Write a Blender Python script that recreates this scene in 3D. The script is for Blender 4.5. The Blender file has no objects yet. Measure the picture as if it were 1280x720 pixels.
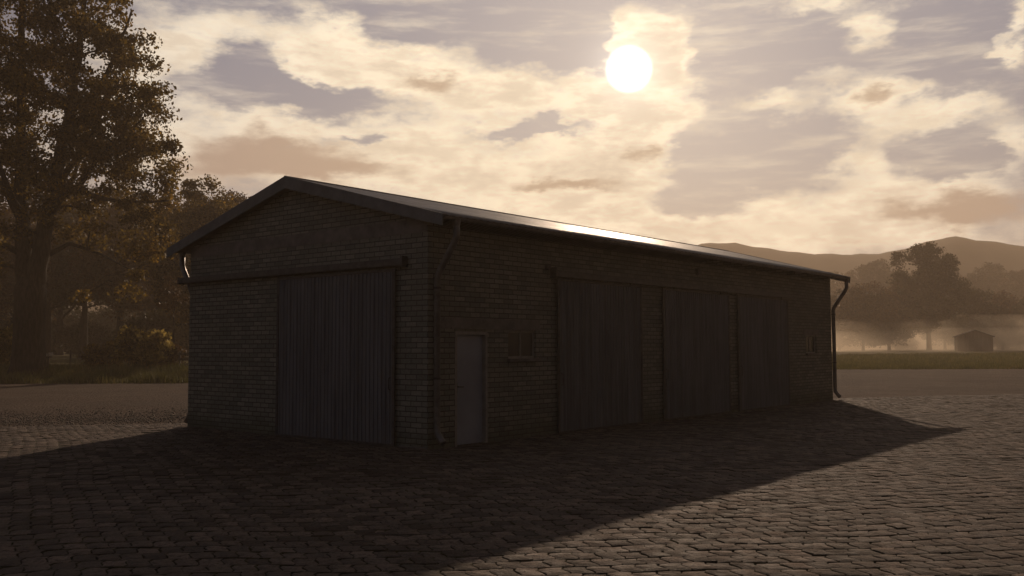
import bpy, math, random
import numpy as np
from mathutils import Vector, Matrix
R = math.radians
random.seed(7)
rng = np.random.default_rng(11)
sc = bpy.context.scene
col = sc.collection

# ------------------------------------------------------------------ helpers
def tag(o, label=None, cat=None, group=None, kind=None):
    if label: o['label'] = label
    if cat: o['category'] = cat
    if group: o['group'] = group
    if kind: o['kind'] = kind
    return o

def empty(name, loc=(0, 0, 0), rz=0.0):
    o = bpy.data.objects.new(name, None)
    col.objects.link(o)
    o.location = loc
    o.rotation_euler = (0, 0, rz)
    o.empty_display_size = .3
    return o

class MB:
    """collects boxes, tubes and prisms for ONE mesh object"""
    def __init__(s): s.v = []; s.f = []
    def add(s, vs, fs):
        b = len(s.v)
        s.v += [tuple(v) for v in vs]
        s.f += [tuple(b + i for i in f) for f in fs]
        return s
    def box(s, x0, x1, y0, y1, z0, z1):
        vs = [(x, y, z) for z in (z0, z1) for y in (y0, y1) for x in (x0, x1)]
        return s.add(vs, [(0, 2, 3, 1), (4, 5, 7, 6), (0, 1, 5, 4), (2, 6, 7, 3), (0, 4, 6, 2), (1, 3, 7, 5)])
    def quad(s, a, b, c, d): return s.add([a, b, c, d], [(0, 1, 2, 3)])
    def extrude(s, poly, off):
        """closed prism: polygon points swept by the vector off"""
        n = len(poly); off = Vector(off)
        vs = [Vector(p) for p in poly] + [Vector(p) + off for p in poly]
        fs = [tuple(range(n))[::-1], tuple(range(n, 2 * n))]
        fs += [(i, (i + 1) % n, n + (i + 1) % n, n + i) for i in range(n)]
        return s.add(vs, fs)
    def tube(s, pts, rad, n=10, cap=True):
        pts = [Vector(p) for p in pts]
        rad = rad if hasattr(rad, '__len__') else [rad] * len(pts)
        vs = []; fs = []; prev = None
        for i, p in enumerate(pts):
            d = (pts[min(i + 1, len(pts) - 1)] - pts[max(i - 1, 0)])
            if d.length < 1e-9: d = Vector((0, 0, 1))
            d.normalize()
            if prev is None:
                a = d.cross(Vector((0, 0, 1)) if abs(d.z) < .9 else Vector((1, 0, 0))).normalized()
            else:
                a = (prev - d * prev.dot(d)).normalized()
            prev = a; b = d.cross(a)
            for k in range(n):
                t = 2 * math.pi * k / n
                vs.append(p + (a * math.cos(t) + b * math.sin(t)) * rad[i])
        for i in range(len(pts) - 1):
            for k in range(n):
                k2 = (k + 1) % n
                fs.append((i * n + k, i * n + k2, (i + 1) * n + k2, (i + 1) * n + k))
        if cap:
            fs.append(tuple(range(n))[::-1]); fs.append(tuple((len(pts) - 1) * n + k for k in range(n)))
        return s.add(vs, fs)
    def build(s, name, mat, parent=None, smooth=False, bevel=0):
        me = bpy.data.meshes.new(name)
        me.from_pydata(s.v, [], s.f)
        me.update()
        uv = me.uv_layers.new(name='UVMap')
        for p in me.polygons:
            n = p.normal; ax = max(range(3), key=lambda k: abs(n[k]))
            for li in p.loop_indices:
                c = me.vertices[me.loops[li].vertex_index].co
                uv.data[li].uv = ((c.y, c.z), (c.x, c.z), (c.x, c.y))[ax]
        if smooth: me.polygons.foreach_set('use_smooth', [True] * len(me.polygons))
        me.materials.append(mat)
        o = bpy.data.objects.new(name, me)
        col.objects.link(o)
        if parent: o.parent = parent
        if bevel:
            m = o.modifiers.new('bevel', 'BEVEL'); m.width = bevel; m.segments = 2; m.limit_method = 'ANGLE'
        return o

def np_mesh(name, verts, faces, mat, parent=None, smooth=False):
    """verts (N,3), faces (M,k) constant k"""
    me = bpy.data.meshes.new(name)
    verts = np.ascontiguousarray(verts, dtype=np.float32); faces = np.ascontiguousarray(faces, dtype=np.int32)
    m, k = faces.shape
    me.vertices.add(len(verts)); me.vertices.foreach_set('co', verts.ravel())
    me.loops.add(m * k); me.loops.foreach_set('vertex_index', faces.ravel())
    me.polygons.add(m)
    me.polygons.foreach_set('loop_start', np.arange(0, m * k, k, dtype=np.int32))
    me.polygons.foreach_set('loop_total', np.full(m, k, dtype=np.int32))
    if smooth: me.polygons.foreach_set('use_smooth', np.ones(m, dtype=bool))
    me.update(calc_edges=True); me.validate()
    me.materials.append(mat)
    o = bpy.data.objects.new(name, me); col.objects.link(o)
    if parent: o.parent = parent
    return o

class NT:
    """node tree shorthand"""
    def __init__(s, tree): s.t = tree; s.n = tree.nodes; s.l = tree.links
    def node(s, typ, **kw):
        n = s.n.new(typ)
        for k, v in kw.items(): setattr(n, k, v)
        return n
    def put(s, sock, v):
        if hasattr(v, 'is_output') or isinstance(v, bpy.types.NodeSocket): s.l.new(v, sock)
        else: sock.default_value = v
    def math(s, op, a, b=0.0, c=0.0, clamp=False):
        n = s.node('ShaderNodeMath', operation=op, use_clamp=clamp)
        s.put(n.inputs[0], a); s.put(n.inputs[1], b); s.put(n.inputs[2], c)
        return n.outputs[0]
    def vmath(s, op, a, b=(0, 0, 0), out=0):
        n = s.node('ShaderNodeVectorMath', operation=op)
        s.put(n.inputs[0], a); s.put(n.inputs[1], b)
        return n.outputs[out]
    def mix(s, f, a, b, blend='MIX'):
        n = s.node('ShaderNodeMix', data_type='RGBA', blend_type=blend)
        s.put(n.inputs[0], f)
        s.put(n.inputs[6], a if not isinstance(a, tuple) else (*a[:3], 1)); s.put(n.inputs[7], b if not isinstance(b, tuple) else (*b[:3], 1))
        return n.outputs[2]
    def noise(s, vec, scale, detail=4, rough=.55, dim='3D'):
        n = s.node('ShaderNodeTexNoise', noise_dimensions=dim)
        if vec is not None: s.put(n.inputs['Vector'], vec)
        n.inputs['Scale'].default_value = scale; n.inputs['Detail'].default_value = detail; n.inputs['Roughness'].default_value = rough
        return n.outputs[0]
    def smooth(s, v, a, b, lo=0.0, hi=1.0):
        n = s.node('ShaderNodeMapRange', interpolation_type='SMOOTHSTEP')
        s.put(n.inputs[0], v)
        for i, x in zip((1, 2, 3, 4), (a, b, lo, hi)): n.inputs[i].default_value = x
        return n.outputs[0]
    def ramp(s, v, stops):
        n = s.node('ShaderNodeValToRGB'); e = n.color_ramp.elements
        while len(e) < len(stops): e.new(.5)
        for el, (p, c) in zip(e, stops): el.position = p; el.color = (*c, 1)
        s.put(n.inputs[0], v)
        return n.outputs[0]

def new_mat(name):
    m = bpy.data.materials.new(name); m.use_nodes = True
    m.node_tree.nodes.clear()
    t = NT(m.node_tree)
    out = t.node('ShaderNodeOutputMaterial')
    b = t.node('ShaderNodeBsdfPrincipled')
    t.l.new(b.outputs[0], out.inputs[0])
    return m, t, b, out

def bump(t, b, h, strength=.5, dist=.01):
    n = t.node('ShaderNodeBump'); n.inputs['Strength'].default_value = strength; n.inputs['Distance'].default_value = dist
    t.put(n.inputs['Height'], h); t.l.new(n.outputs[0], b.inputs['Normal'])

def simple_mat(name, c, rough=.7, var=.25, scale=6, metal=0, bmp=.2, coords='Object', streak=False, spec=.5):
    m, t, b, out = new_mat(name)
    tc = t.node('ShaderNodeTexCoord').outputs[coords]
    v = tc
    if streak: v = t.vmath('MULTIPLY', tc, (6, 6, .35))
    n = t.noise(v, scale, 6, .65)
    lo = tuple(x * (1 - var) for x in c); hi = tuple(min(1, x * (1 + var)) for x in c)
    t.put(b.inputs['Base Color'], t.mix(t.smooth(n, .3, .7), lo, hi))
    t.put(b.inputs['Roughness'], t.smooth(t.noise(tc, scale * 2.3), .2, .8, max(rough - .12, .05), min(rough + .1, 1)))
    b.inputs['Metallic'].default_value = metal
    b.inputs['Specular IOR Level'].default_value = spec
    if bmp: bump(t, b, t.noise(tc, scale * 9, 4), bmp, .006)
    return m
# ------------------------------------------------------------------ light and air
SUN_STRENGTH = 2.55
HAZE = .0011
MIST = .022
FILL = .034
EXPOSURE = 0.0
SKY_TINT = (1, 1, 1)
# ------------------------------------------------------------------ materials
def brick_mat():
    m, t, b, out = new_mat('sand_lime_brick')
    uv = t.node('ShaderNodeUVMap', uv_map='UVMap').outputs[0]
    wob = t.node('ShaderNodeTexNoise'); t.put(wob.inputs['Vector'], uv); wob.inputs['Scale'].default_value = 5
    vec = t.vmath('ADD', uv, t.vmath('MULTIPLY', t.vmath('SUBTRACT', wob.outputs['Color'], (.5, .5, .5)), (.006, .006, 0)))
    br = t.node('ShaderNodeTexBrick'); t.put(br.inputs['Vector'], vec)
    br.inputs['Scale'].default_value = 1; br.inputs['Brick Width'].default_value = .27; br.inputs['Row Height'].default_value = .0915
    br.inputs['Mortar Size'].default_value = .0095; br.inputs['Mortar Smooth'].default_value = .25
    br.inputs['Color1'].default_value = (.345, .335, .28, 1); br.inputs['Color2'].default_value = (.20, .198, .175, 1)
    br.inputs['Mortar'].default_value = (.07, .064, .055, 1)
    big = t.smooth(t.noise(uv, .55, 5), .3, .72)
    fine = t.noise(uv, 22, 5, .7)
    c = t.mix(t.smooth(fine, .3, .7), br.outputs['Color'], t.mix(1.0, br.outputs['Color'], (.72, .7, .68), 'MULTIPLY'))
    c = t.mix(t.math('MULTIPLY', big, .45), c, (.15, .14, .105))
    # damp, mossy foot of the wall
    z = t.node('ShaderNodeSeparateXYZ'); t.put(z.inputs[0], uv)
    foot = t.smooth(t.math('ADD', z.outputs[1], t.math('MULTIPLY', t.noise(uv, 3, 4), .5)), .25, .75, .6, 0)
    c = t.mix(foot, c, (.075, .075, .045))
    t.put(b.inputs['Base Color'], c)
    b.inputs['Roughness'].default_value = .9; b.inputs['Specular IOR Level'].default_value = .2
    h = t.math('ADD', t.math('MULTIPLY', br.outputs['Fac'], -1.0), t.math('MULTIPLY', fine, .35))
    bump(t, b, h, .9, .008)
    return m

def paver_mat(stone=False):
    m, t, b, out = new_mat('paving_stone' if stone else 'concrete_paver')
    tc = t.node('ShaderNodeTexCoord').outputs['Object']
    mp = t.node('ShaderNodeMapping'); t.put(mp.inputs[0], tc)
    mp.inputs['Rotation'].default_value = (0, 0, R(-6.8))
    sp = t.node('ShaderNodeSeparateXYZ'); t.put(sp.inputs[0], mp.outputs[0])
    x, y = sp.outputs[0], sp.outputs[1]
    # interlocking stones: saw-tooth flanks and a slow wander of the rows
    zx = t.math('MULTIPLY', t.math('PINGPONG', y, .085), .36)
    zy = t.math('MULTIPLY', t.math('PINGPONG', x, .10), .22)
    wn = t.node('ShaderNodeTexNoise'); t.put(wn.inputs['Vector'], tc); wn.inputs['Scale'].default_value = .9; wn.inputs['Detail'].default_value = 3
    w2 = t.node('ShaderNodeTexNoise'); t.put(w2.inputs['Vector'], tc); w2.inputs['Scale'].default_value = 9; w2.inputs['Detail'].default_value = 2
    cx = t.node('ShaderNodeCombineXYZ'); t.put(cx.inputs[0], t.math('ADD', x, zx)); t.put(cx.inputs[1], t.math('ADD', y, zy))
    v = t.vmath('ADD', cx.outputs[0], t.vmath('MULTIPLY', t.vmath('SUBTRACT', wn.outputs['Color'], (.5, .5, .5)), (.26, .22, 0)))
    v = t.vmath('ADD', v, t.vmath('MULTIPLY', t.vmath('SUBTRACT', w2.outputs['Color'], (.5, .5, .5)), (.05, .05, 0)))
    def bricks(ms, sm):
        br = t.node('ShaderNodeTexBrick'); t.put(br.inputs['Vector'], v)
        br.inputs['Scale'].default_value = 1; br.inputs['Brick Width'].default_value = .20; br.inputs['Row Height'].default_value = .34
        br.inputs['Mortar Size'].default_value = ms; br.inputs['Mortar Smooth'].default_value = sm
        br.inputs['Color1'].default_value = (0, 0, 0, 1); br.inputs['Color2'].default_value = (1, 1, 1, 1); br.inputs['Mortar'].default_value = (.5, .5, .5, 1)
        return br
    br = bricks(.0125, .35); bb = bricks(.028, 1.0)
    rnd = br.outputs['Color']
    if stone: rnd = t.node('ShaderNodeNewGeometry').outputs['Random Per Island']
    c = t.ramp(rnd, [(0, (.100, .073, .058)), (.3, (.17, .131, .107)), (.7, (.245, .186, .149)), (1, (.33, .252, .20))])
    fine = t.noise(tc, 38, 6, .75)
    c = t.mix(t.smooth(fine, .35, .7), t.mix(1.0, c, (.62, .6, .58), 'MULTIPLY'), c)
    pit = t.smooth(t.noise(tc, 17, 5, .7), .50, .64)
    c = t.mix(t.math('MULTIPLY', pit, .8), c, (.05, .042, .036))
    med = t.smooth(t.noise(tc, 2.6, 6, .65), .46, .68)
    c = t.mix(t.math('MULTIPLY', med, .55), c, (.085, .075, .06))
    blotch = t.smooth(t.noise(tc, .35, 5, .6), .35, .7)
    c = t.mix(t.math('MULTIPLY', blotch, .35), c, (.25, .205, .175))
    dirt = t.smooth(t.noise(tc, .9, 7, .72), .55, .7)
    c = t.mix(t.math('MULTIPLY', dirt, .6), c, (.085, .066, .042))
    gap = t.mix(t.smooth(t.noise(tc, 1.7, 4), .4, .65), (.045, .038, .03), (.075, .07, .035))
    if stone:   # joints are real: dirt only where the stone's flank slopes down
        nz = t.node('ShaderNodeSeparateXYZ'); t.put(nz.inputs[0], t.node('ShaderNodeNewGeometry').outputs['True Normal'])
        c = t.mix(t.smooth(nz.outputs[2], .6, .95, 1, 0), c, gap)
    else: c = t.mix(br.outputs['Fac'], c, gap)
    t.put(b.inputs['Base Color'], c)
    t.put(b.inputs['Roughness'], t.smooth(t.noise(tc, 5, 5), .3, .7, .72, .95))
    b.inputs['Specular IOR Level'].default_value = .12
    h = t.math('ADD', t.math('MULTIPLY', bb.outputs['Fac'], 0.0 if stone else -1.0), t.math('MULTIPLY', rnd, .45))
    h = t.math('ADD', h, t.math('MULTIPLY', fine, .8))
    h = t.math('ADD', h, t.math('MULTIPLY', t.noise(tc, 15, 4, .6), 1.6))
    h = t.math('ADD', h, t.math('MULTIPLY', t.noise(tc, 6, 6, .7), 2.2))
    bump(t, b, h, 1.0, .030 if stone else .028)
    return m

def gravel_mat():
    m, t, b, out = new_mat('packed_gravel')
    tc = t.node('ShaderNodeTexCoord').outputs['Object']
    vo = t.node('ShaderNodeTexVoronoi'); t.put(vo.inputs['Vector'], tc); vo.inputs['Scale'].default_value = 14
    big = t.smooth(t.noise(tc, .18, 6, .6), .35, .68)
    track = t.smooth(t.noise(t.vmath('MULTIPLY', tc, (.12, .9, 1)), 1.0, 5, .6), .42, .62)
    c = t.mix(big, (.118, .084, .066), (.168, .121, .094))
    c = t.mix(t.math('MULTIPLY', track, .45), c, (.15, .125, .10))
    c = t.mix(t.math('MULTIPLY', t.smooth(t.noise(tc, 1.1, 7, .7), .45, .65), .5), c, (.075, .058, .045))
    c = t.mix(t.math('MULTIPLY', t.smooth(t.noise(tc, 5, 6, .7), .5, .68), .35), c, (.24, .19, .15))
    c = t.mix(t.math('MULTIPLY', t.smooth(vo.outputs['Color'], .2, .9), .45), c, (.085, .068, .055))
    t.put(b.inputs['Base Color'], c); b.inputs['Roughness'].default_value = .95; b.inputs['Specular IOR Level'].default_value = .05
    bump(t, b, t.math('ADD', t.math('MULTIPLY', vo.outputs['Distance'], -1), t.math('MULTIPLY', t.noise(tc, 3, 6, .7), 2.5)), 1.0, .06)
    return m

def field_mat(name, c1, c2, c3, sc_=.05):
    m, t, b, out = new_mat(name)
    tc = t.node('ShaderNodeTexCoord').outputs['Object']
    c = t.mix(t.smooth(t.noise(tc, sc_, 6, .6), .38, .62), c1, c2)
    c = t.mix(t.math('MULTIPLY', t.smooth(t.noise(t.vmath('MULTIPLY', tc, (.3, 1, 1)), sc_ * 9, 6, .7), .4, .7), .6), c, c3)
    t.put(b.inputs['Base Color'], c); b.inputs['Roughness'].default_value = 1; b.inputs['Specular IOR Level'].default_value = .05
    bump(t, b, t.noise(tc, 2.5, 6, .7), .8, .15)
    return m

def leaf_mat(name, stops, trans=.35):
    m, t, b, out = new_mat(name)
    g = t.node('ShaderNodeNewGeometry')
    tc = t.node('ShaderNodeTexCoord').outputs['Object']
    v = t.math('ADD', t.math('MULTIPLY', g.outputs['Random Per Island'], .55), t.math('MULTIPLY', t.smooth(t.noise(tc, .55, 3), .3, .7), .45))
    c = t.ramp(v, stops)
    t.put(b.inputs['Base Color'], c); b.inputs['Roughness'].default_value = .6; b.inputs['Specular IOR Level'].default_value = .25
    tr = t.node('ShaderNodeBsdfTranslucent'); t.put(tr.inputs[0], c)
    mx = t.node('ShaderNodeMixShader'); mx.inputs[0].default_value = trans
    t.l.new(b.outputs[0], mx.inputs[1]); t.l.new(tr.outputs[0], mx.inputs[2]); t.l.new(mx.outputs[0], out.inputs[0])
    return m

def bark_mat():
    m, t, b, out = new_mat('bark')
    tc = t.node('ShaderNodeTexCoord').outputs['Object']
    v = t.vmath('MULTIPLY', tc, (5, 5, .9))
    n = t.noise(v, 2.2, 7, .7)
    t.put(b.inputs['Base Color'], t.mix(t.smooth(n, .35, .65), (.028, .023, .019), (.07, .058, .048)))
    b.inputs['Roughness'].default_value = .95; b.inputs['Specular IOR Level'].default_value = .1
    bump(t, b, n, 1.0, .06)
    return m

M = {}
M['brick'] = brick_mat(); M['paver'] = paver_mat(); M['paving_stone'] = paver_mat(True); M['gravel'] = gravel_mat(); M['bark'] = bark_mat()
M['door_metal'] = simple_mat('weathered_steel_cladding', (.122, .124, .138), .66, .3, 1.4, 0, .15, streak=True)
M['door_sheet'] = simple_mat('grey_painted_door', (.25, .27, .315), .5, .12, 1.5, 0, .1)
M['steel'] = simple_mat('dark_steel', (.075, .07, .068), .55, .35, 8, .4, .2)
M['zinc'] = simple_mat('zinc_pipe', (.16, .15, .145), .42, .3, 5, .6, .1)
M['concrete'] = simple_mat('dark_concrete', (.17, .15, .135), .85, .3, 3, 0, .3)
M['fascia'] = simple_mat('painted_fascia_board', (.125, .132, .138), .65, .25, 2, 0, .2)
M['timber'] = simple_mat('dark_timber', (.10, .075, .055), .8, .3, 4, 0, .3)
M['frame'] = simple_mat('faded_window_frame', (.26, .24, .21), .6, .2, 6, 0, .1)
M['board'] = simple_mat('pale_board', (.88, .84, .72), .6, .1, 6, 0, .1)
M['post'] = simple_mat('weathered_post', (.09, .075, .06), .9, .3, 9, 0, .4)
M['stone'] = simple_mat('gravel_stone', (.16, .135, .11), .9, .4, 3, 0, .2)
M['shed_wall'] = simple_mat('shed_boards', (.13, .09, .065), .85, .25, 1.2, 0, .2, streak=True)
M['shed_roof'] = simple_mat('shed_roofing', (.10, .085, .075), .9, .25, 1.2, 0, .2, spec=.08)
def glass_mat():
    m, t, b, out = new_mat('dusty_glass')
    b.inputs['Base Color'].default_value = (.03, .03, .028, 1); b.inputs['Roughness'].default_value = .25; b.inputs['Specular IOR Level'].default_value = .5
    return m
M['glass'] = glass_mat()
def roof_mat():
    m, t, b, out = new_mat('fibre_cement_roofing')
    tc = t.node('ShaderNodeTexCoord').outputs['Object']
    c = t.mix(t.smooth(t.noise(tc, 1.3, 6, .65), .35, .65), (.12, .105, .095), (.19, .165, .145))
    t.put(b.inputs['Base Color'], c)
    t.put(b.inputs['Roughness'], t.smooth(t.noise(tc, 2.2, 5), .3, .7, ROOF_ROUGH - .06, ROOF_ROUGH + .08))
    b.inputs['Specular IOR Level'].default_value = .13
    bump(t, b, t.noise(tc, 25, 4), .25, .004)
    return m
ROOF_ROUGH = .47
M['roof'] = roof_mat()
AUT = [(0, (.025, .017, .006)), (.32, (.075, .050, .012)), (.55, (.15, .10, .02)), (.74, (.21, .14, .028)), (.9, (.36, .21, .035)), (1, (.5, .31, .05))]
OLV = [(0, (.03, .026, .012)), (.4, (.06, .052, .02)), (.75, (.09, .078, .028)), (1, (.14, .10, .03))]
RUS = [(0, (.045, .025, .012)), (.4, (.09, .05, .018)), (.75, (.14, .075, .022)), (1, (.22, .13, .035))]
YEL = [(0, (.045, .038, .014)), (.35, (.17, .13, .035)), (.65, (.38, .28, .07)), (1, (.6, .44, .13))]
M['leaf_autumn'] = leaf_mat('leaf_autumn', AUT, .6); M['leaf_olive'] = leaf_mat('leaf_olive', OLV, .25)
M['leaf_rust'] = leaf_mat('leaf_rust', RUS, .25); M['leaf_yellow'] = leaf_mat('leaf_yellow', YEL, .5)
GRS = [(0, (.07, .075, .022)), (.5, (.15, .145, .04)), (.85, (.24, .20, .06)), (1, (.3, .23, .08))]
M['grass'] = leaf_mat('grass_blade', GRS, .25)
M['field'] = field_mat('meadow', (.10, .10, .035), (.22, .18, .085), (.07, .065, .03))
M['hill'] = field_mat('wooded_hillside', (.05, .045, .022), (.085, .065, .032), (.035, .03, .018), .02)
# ------------------------------------------------------------------ camera, sky, sun
cam = bpy.data.cameras.new('camera'); cam_o = bpy.data.objects.new('camera', cam); col.objects.link(cam_o)
cam.sensor_width = 36; cam.lens = 1169.78 / 1280 * 36
cam.clip_start = .1; cam.clip_end = 6000
cam_o.matrix_world = Matrix.Translation((0, 0, 1.75)) @ Matrix.Rotation(math.pi / 2 + .063, 4, 'X') @ Matrix.Rotation(-.0031, 4, 'Z')
sc.camera = cam_o

SUN_EL, SUN_AZ = 20.0, 8.2          # direction that casts the shadows (degrees, azimuth from +Y towards +X)
DISC_EL, DISC_AZ = 16.62, 7.28      # the veiled disc seen in the cloud
def direction(az, el):
    return Vector((math.sin(R(az)) * math.cos(R(el)), math.cos(R(az)) * math.cos(R(el)), math.sin(R(el))))
sun = bpy.data.lights.new('sun', 'SUN'); sun_o = bpy.data.objects.new('sun', sun); col.objects.link(sun_o)
sun.energy = SUN_STRENGTH; sun.angle = R(.55); sun.color = (1, .745, .53)
sun_o.rotation_euler = direction(SUN_AZ, SUN_EL).to_track_quat('Z', 'Y').to_euler()
sun_o.location = (10, 40, 30)

COVER = [(-19.6,17.2,3.85,1.73,0.90),(-20.9,14.9,2.20,1.23,0.60),(-15.1,18.7,3.79,0.96,0.50),(-11.8,17.6,2.41,2.01,0.90),(-8.4,17.1,2.95,1.59,0.70),(-11.8,16.0,2.89,1.00,0.50),(-5.0,16.1,4.47,1.94,0.90),(-1.0,15.2,4.47,1.63,0.80),(3.0,14.7,2.96,1.64,0.80),(-14.1,12.9,5.24,1.20,0.70),(-18.2,11.3,5.05,1.82,0.90),(-11.7,10.5,5.79,1.65,0.90),(-5.9,12.8,4.94,1.32,0.70),(-3.9,10.2,6.42,1.68,0.90),(3.0,11.1,5.39,1.68,0.90),(8.5,17.7,2.90,1.90,2.60),(7.4,15.5,2.91,2.08,0.90),(7.9,13.7,3.38,1.64,0.90),(11.3,14.2,1.43,0.65,0.60),(6.9,10.6,3.86,2.38,0.90),(3.9,8.2,7.26,1.36,0.90),(10.2,6.9,5.61,1.06,0.80),(14.5,8.9,3.19,0.66,0.70),(15.4,6.8,4.47,1.32,0.90),(19.9,7.1,5.05,1.60,1.00),(20.6,10.5,2.14,1.26,1.00),(23.7,8.7,3.62,0.98,0.80),(25.3,7.2,3.89,1.54,1.10),(23.8,12.6,2.84,0.96,0.80),(26.7,13.0,2.33,0.76,0.60),(21.1,14.1,2.34,1.23,1.10),(16.4,14.1,2.03,0.77,0.80),(17.9,19.6,2.68,0.94,1.00),(21.4,17.9,1.50,0.85,0.80),(28.8,17.3,0.84,1.21,0.90),(28.8,15.4,0.84,0.66,0.90),(28.3,10.7,1.22,1.19,0.90),(17.8,15.6,4.82,0.40,0.35),(12.7,11.1,4.16,0.38,0.25),(-2.0,20.0,3.50,0.45,0.20),(-24.3,12.6,4.26,4.30,0.50),(-16.0,16.4,2.33,1.25,-1.20),(-12.2,14.8,4.82,0.83,-1.40),(-4.0,19.8,6.49,1.08,-0.80),(3.0,18.4,3.07,2.26,-1.60),(0.5,20.0,4.49,1.12,-0.80),(1.5,13.1,4.20,0.43,-1.30),(-8.9,12.5,1.85,0.38,-1.10),(15.0,11.3,3.85,1.48,-0.95),(12.7,12.8,2.80,0.47,0.35),(11.2,8.6,2.26,0.76,-1.20),(25.4,10.5,2.18,0.96,-0.90),(14.2,17.7,3.46,1.99,-1.00),(10.8,12.1,1.19,1.87,-0.50),(25.2,16.4,2.40,1.88,-0.60),(-6.5,18.6,2.48,0.99,-0.40)]
DARK = [(-5.0,16.2,1.88,0.65,0.90),(-14.5,11.7,5.70,1.20,1.00),(-17.7,10.4,4.13,1.01,0.60),(-10.3,10.5,4.85,0.66,0.80),(3.9,9.9,2.45,0.53,1.00),(0.5,10.0,1.73,0.48,0.70),(8.5,11.7,1.16,0.47,0.80),(21.1,14.1,1.20,0.57,0.80),(27.1,7.5,4.13,1.21,1.30),(22.4,7.4,2.48,0.54,0.40),(20.7,5.8,1.28,0.27,0.40),(-7.9,9.1,3.91,0.58,0.30),(-16.3,9.1,3.70,0.65,0.50)]

w = bpy.data.worlds.new('World'); sc.world = w; w.use_nodes = True
w.node_tree.nodes.clear(); t = NT(w.node_tree)
wout = t.node('ShaderNodeOutputWorld')
tc = t.node('ShaderNodeTexCoord').outputs['Generated']
sp = t.node('ShaderNodeSeparateXYZ'); t.put(sp.inputs[0], tc)
az = t.math('MULTIPLY', t.math('ARCTAN2', sp.outputs[0], sp.outputs[1]), 180 / math.pi)
el = t.math('MULTIPLY', t.math('ARCSINE', sp.outputs[2]), 180 / math.pi)
# ragged cloud edges: noise wander of the direction, finer and flatter towards the horizon
flat = t.vmath('MULTIPLY', tc, (1, 1, 2.3))
wn = t.node('ShaderNodeTexNoise'); t.put(wn.inputs['Vector'], flat); wn.inputs['Scale'].default_value = 9; wn.inputs['Detail'].default_value = 6; wn.inputs['Roughness'].default_value = .55
warp = t.vmath('MULTIPLY', t.vmath('SUBTRACT', wn.outputs['Color'], (.5, .5, .5)), (5, 2.4, 0))
cb = t.node('ShaderNodeCombineXYZ'); t.put(cb.inputs[0], az); t.put(cb.inputs[1], el)
wn2 = t.node('ShaderNodeTexNoise'); t.put(wn2.inputs['Vector'], flat); wn2.inputs['Scale'].default_value = 30; wn2.inputs['Detail'].default_value = 6; wn2.inputs['Roughness'].default_value = .6
warp2 = t.vmath('MULTIPLY', t.vmath('SUBTRACT', wn2.outputs['Color'], (.5, .5, .5)), (4.6, 2.0, 0))
pos = t.vmath('ADD', t.vmath('ADD', cb.outputs[0], warp), warp2)
def blobs(lst):
    tot = None
    for a, e, ra, re, wt in lst:
        d = t.vmath('MULTIPLY', t.vmath('SUBTRACT', pos, (a, e, 0)), (1 / ra, 1 / re, 0))
        g = t.math('MULTIPLY', t.math('EXPONENT', t.math('MULTIPLY', t.vmath('DOT_PRODUCT', d, d, out=1), -1.0)), wt)
        tot = g if tot is None else t.math('ADD', tot, g)
    return tot
cover = blobs(COVER); dark = blobs(DARK)
front = t.smooth(t.vmath('DOT_PRODUCT', tc, tuple(direction(0, 9)), out=1), .72, .86)   # beyond the modelled clouds: noise clouds only
n_big = t.noise(t.vmath('MULTIPLY', tc, (1, 1, 2.6)), 3.2, 7, .58)
n_mid = t.noise(t.vmath('MULTIPLY', tc, (1, 1, 2.6)), 16, 7, .6)
n_fin = t.noise(t.vmath('MULTIPLY', tc, (1, 1, 3.2)), 48, 6, .62)
wisp = t.noise(t.vmath('MULTIPLY', tc, (1, 1, 7)), 9, 6, .6)
back_cover = t.smooth(n_big, .42, .6)
cov = t.math('ADD', t.math('MULTIPLY', cover, front), t.math('MULTIPLY', back_cover, t.math('SUBTRACT', 1.0, front)))
cov = t.math('ADD', cov, t.math('MULTIPLY', t.math('SUBTRACT', n_mid, .5), 1.1))
cov = t.math('ADD', cov, t.math('MULTIPLY', t.math('SUBTRACT', n_fin, .5), .55))
puff = t.noise(t.vmath('MULTIPLY', tc, (1, 1, 2.0)), 20, 4, .5)
cov = t.math('ADD', cov, t.math('MULTIPLY', t.math('SUBTRACT', puff, .5), 1.1))
mask = t.smooth(cov, -.05, 1.0)
veil = t.math('MULTIPLY', t.smooth(wisp, .46, .74), .42)
mask = t.math('MAXIMUM', mask, veil)
ang = t.math('MULTIPLY', t.math('ARCCOSINE', t.vmath('DOT_PRODUCT', tc, tuple(direction(DISC_AZ, DISC_EL)), out=1)), 180 / math.pi)
# cloud light: thick forward-lit clouds near the sun, dim blue fill away from it
thick = t.math('ADD', t.math('MULTIPLY', dark, 1.0), t.math('MULTIPLY', t.smooth(n_mid, .55, .75), .25), clamp=True)
thick = t.smooth(thick, .15, 1.0)
near = t.smooth(ang, 8, 40, 1, 0)
bright = t.mix(near, (.95, .86, .73), (1.30, 1.11, .81))
bright = t.mix(t.math('MULTIPLY', t.smooth(t.math('ADD', t.math('MULTIPLY', n_mid, .6), t.math('MULTIPLY', n_fin, .4)), .42, .6), .5), bright, (.74, .60, .45))
bright = t.mix(t.smooth(ang, 30, 55), bright, (.46, .68, 1.05))
bright = t.vmath('SCALE', bright); bright.node.inputs['Scale'].default_value = 1
t.put(bright.node.inputs['Scale'], t.math('MULTIPLY', t.smooth(el, 2, 11, 1.48, 1.0), t.smooth(ang, 1, 7, 1.12, 1.0)))
bright = t.mix(t.math('MULTIPLY', t.smooth(cov, .75, 1.7), .38), bright, (.74, .58, .44))
cloud = t.mix(thick, bright, t.mix(t.smooth(ang, 8, 30), (.62, .45, .31), (.46, .34, .27)))
sky = t.node('ShaderNodeTexSky', sky_type='NISHITA'); sky.sun_disc = False
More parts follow.
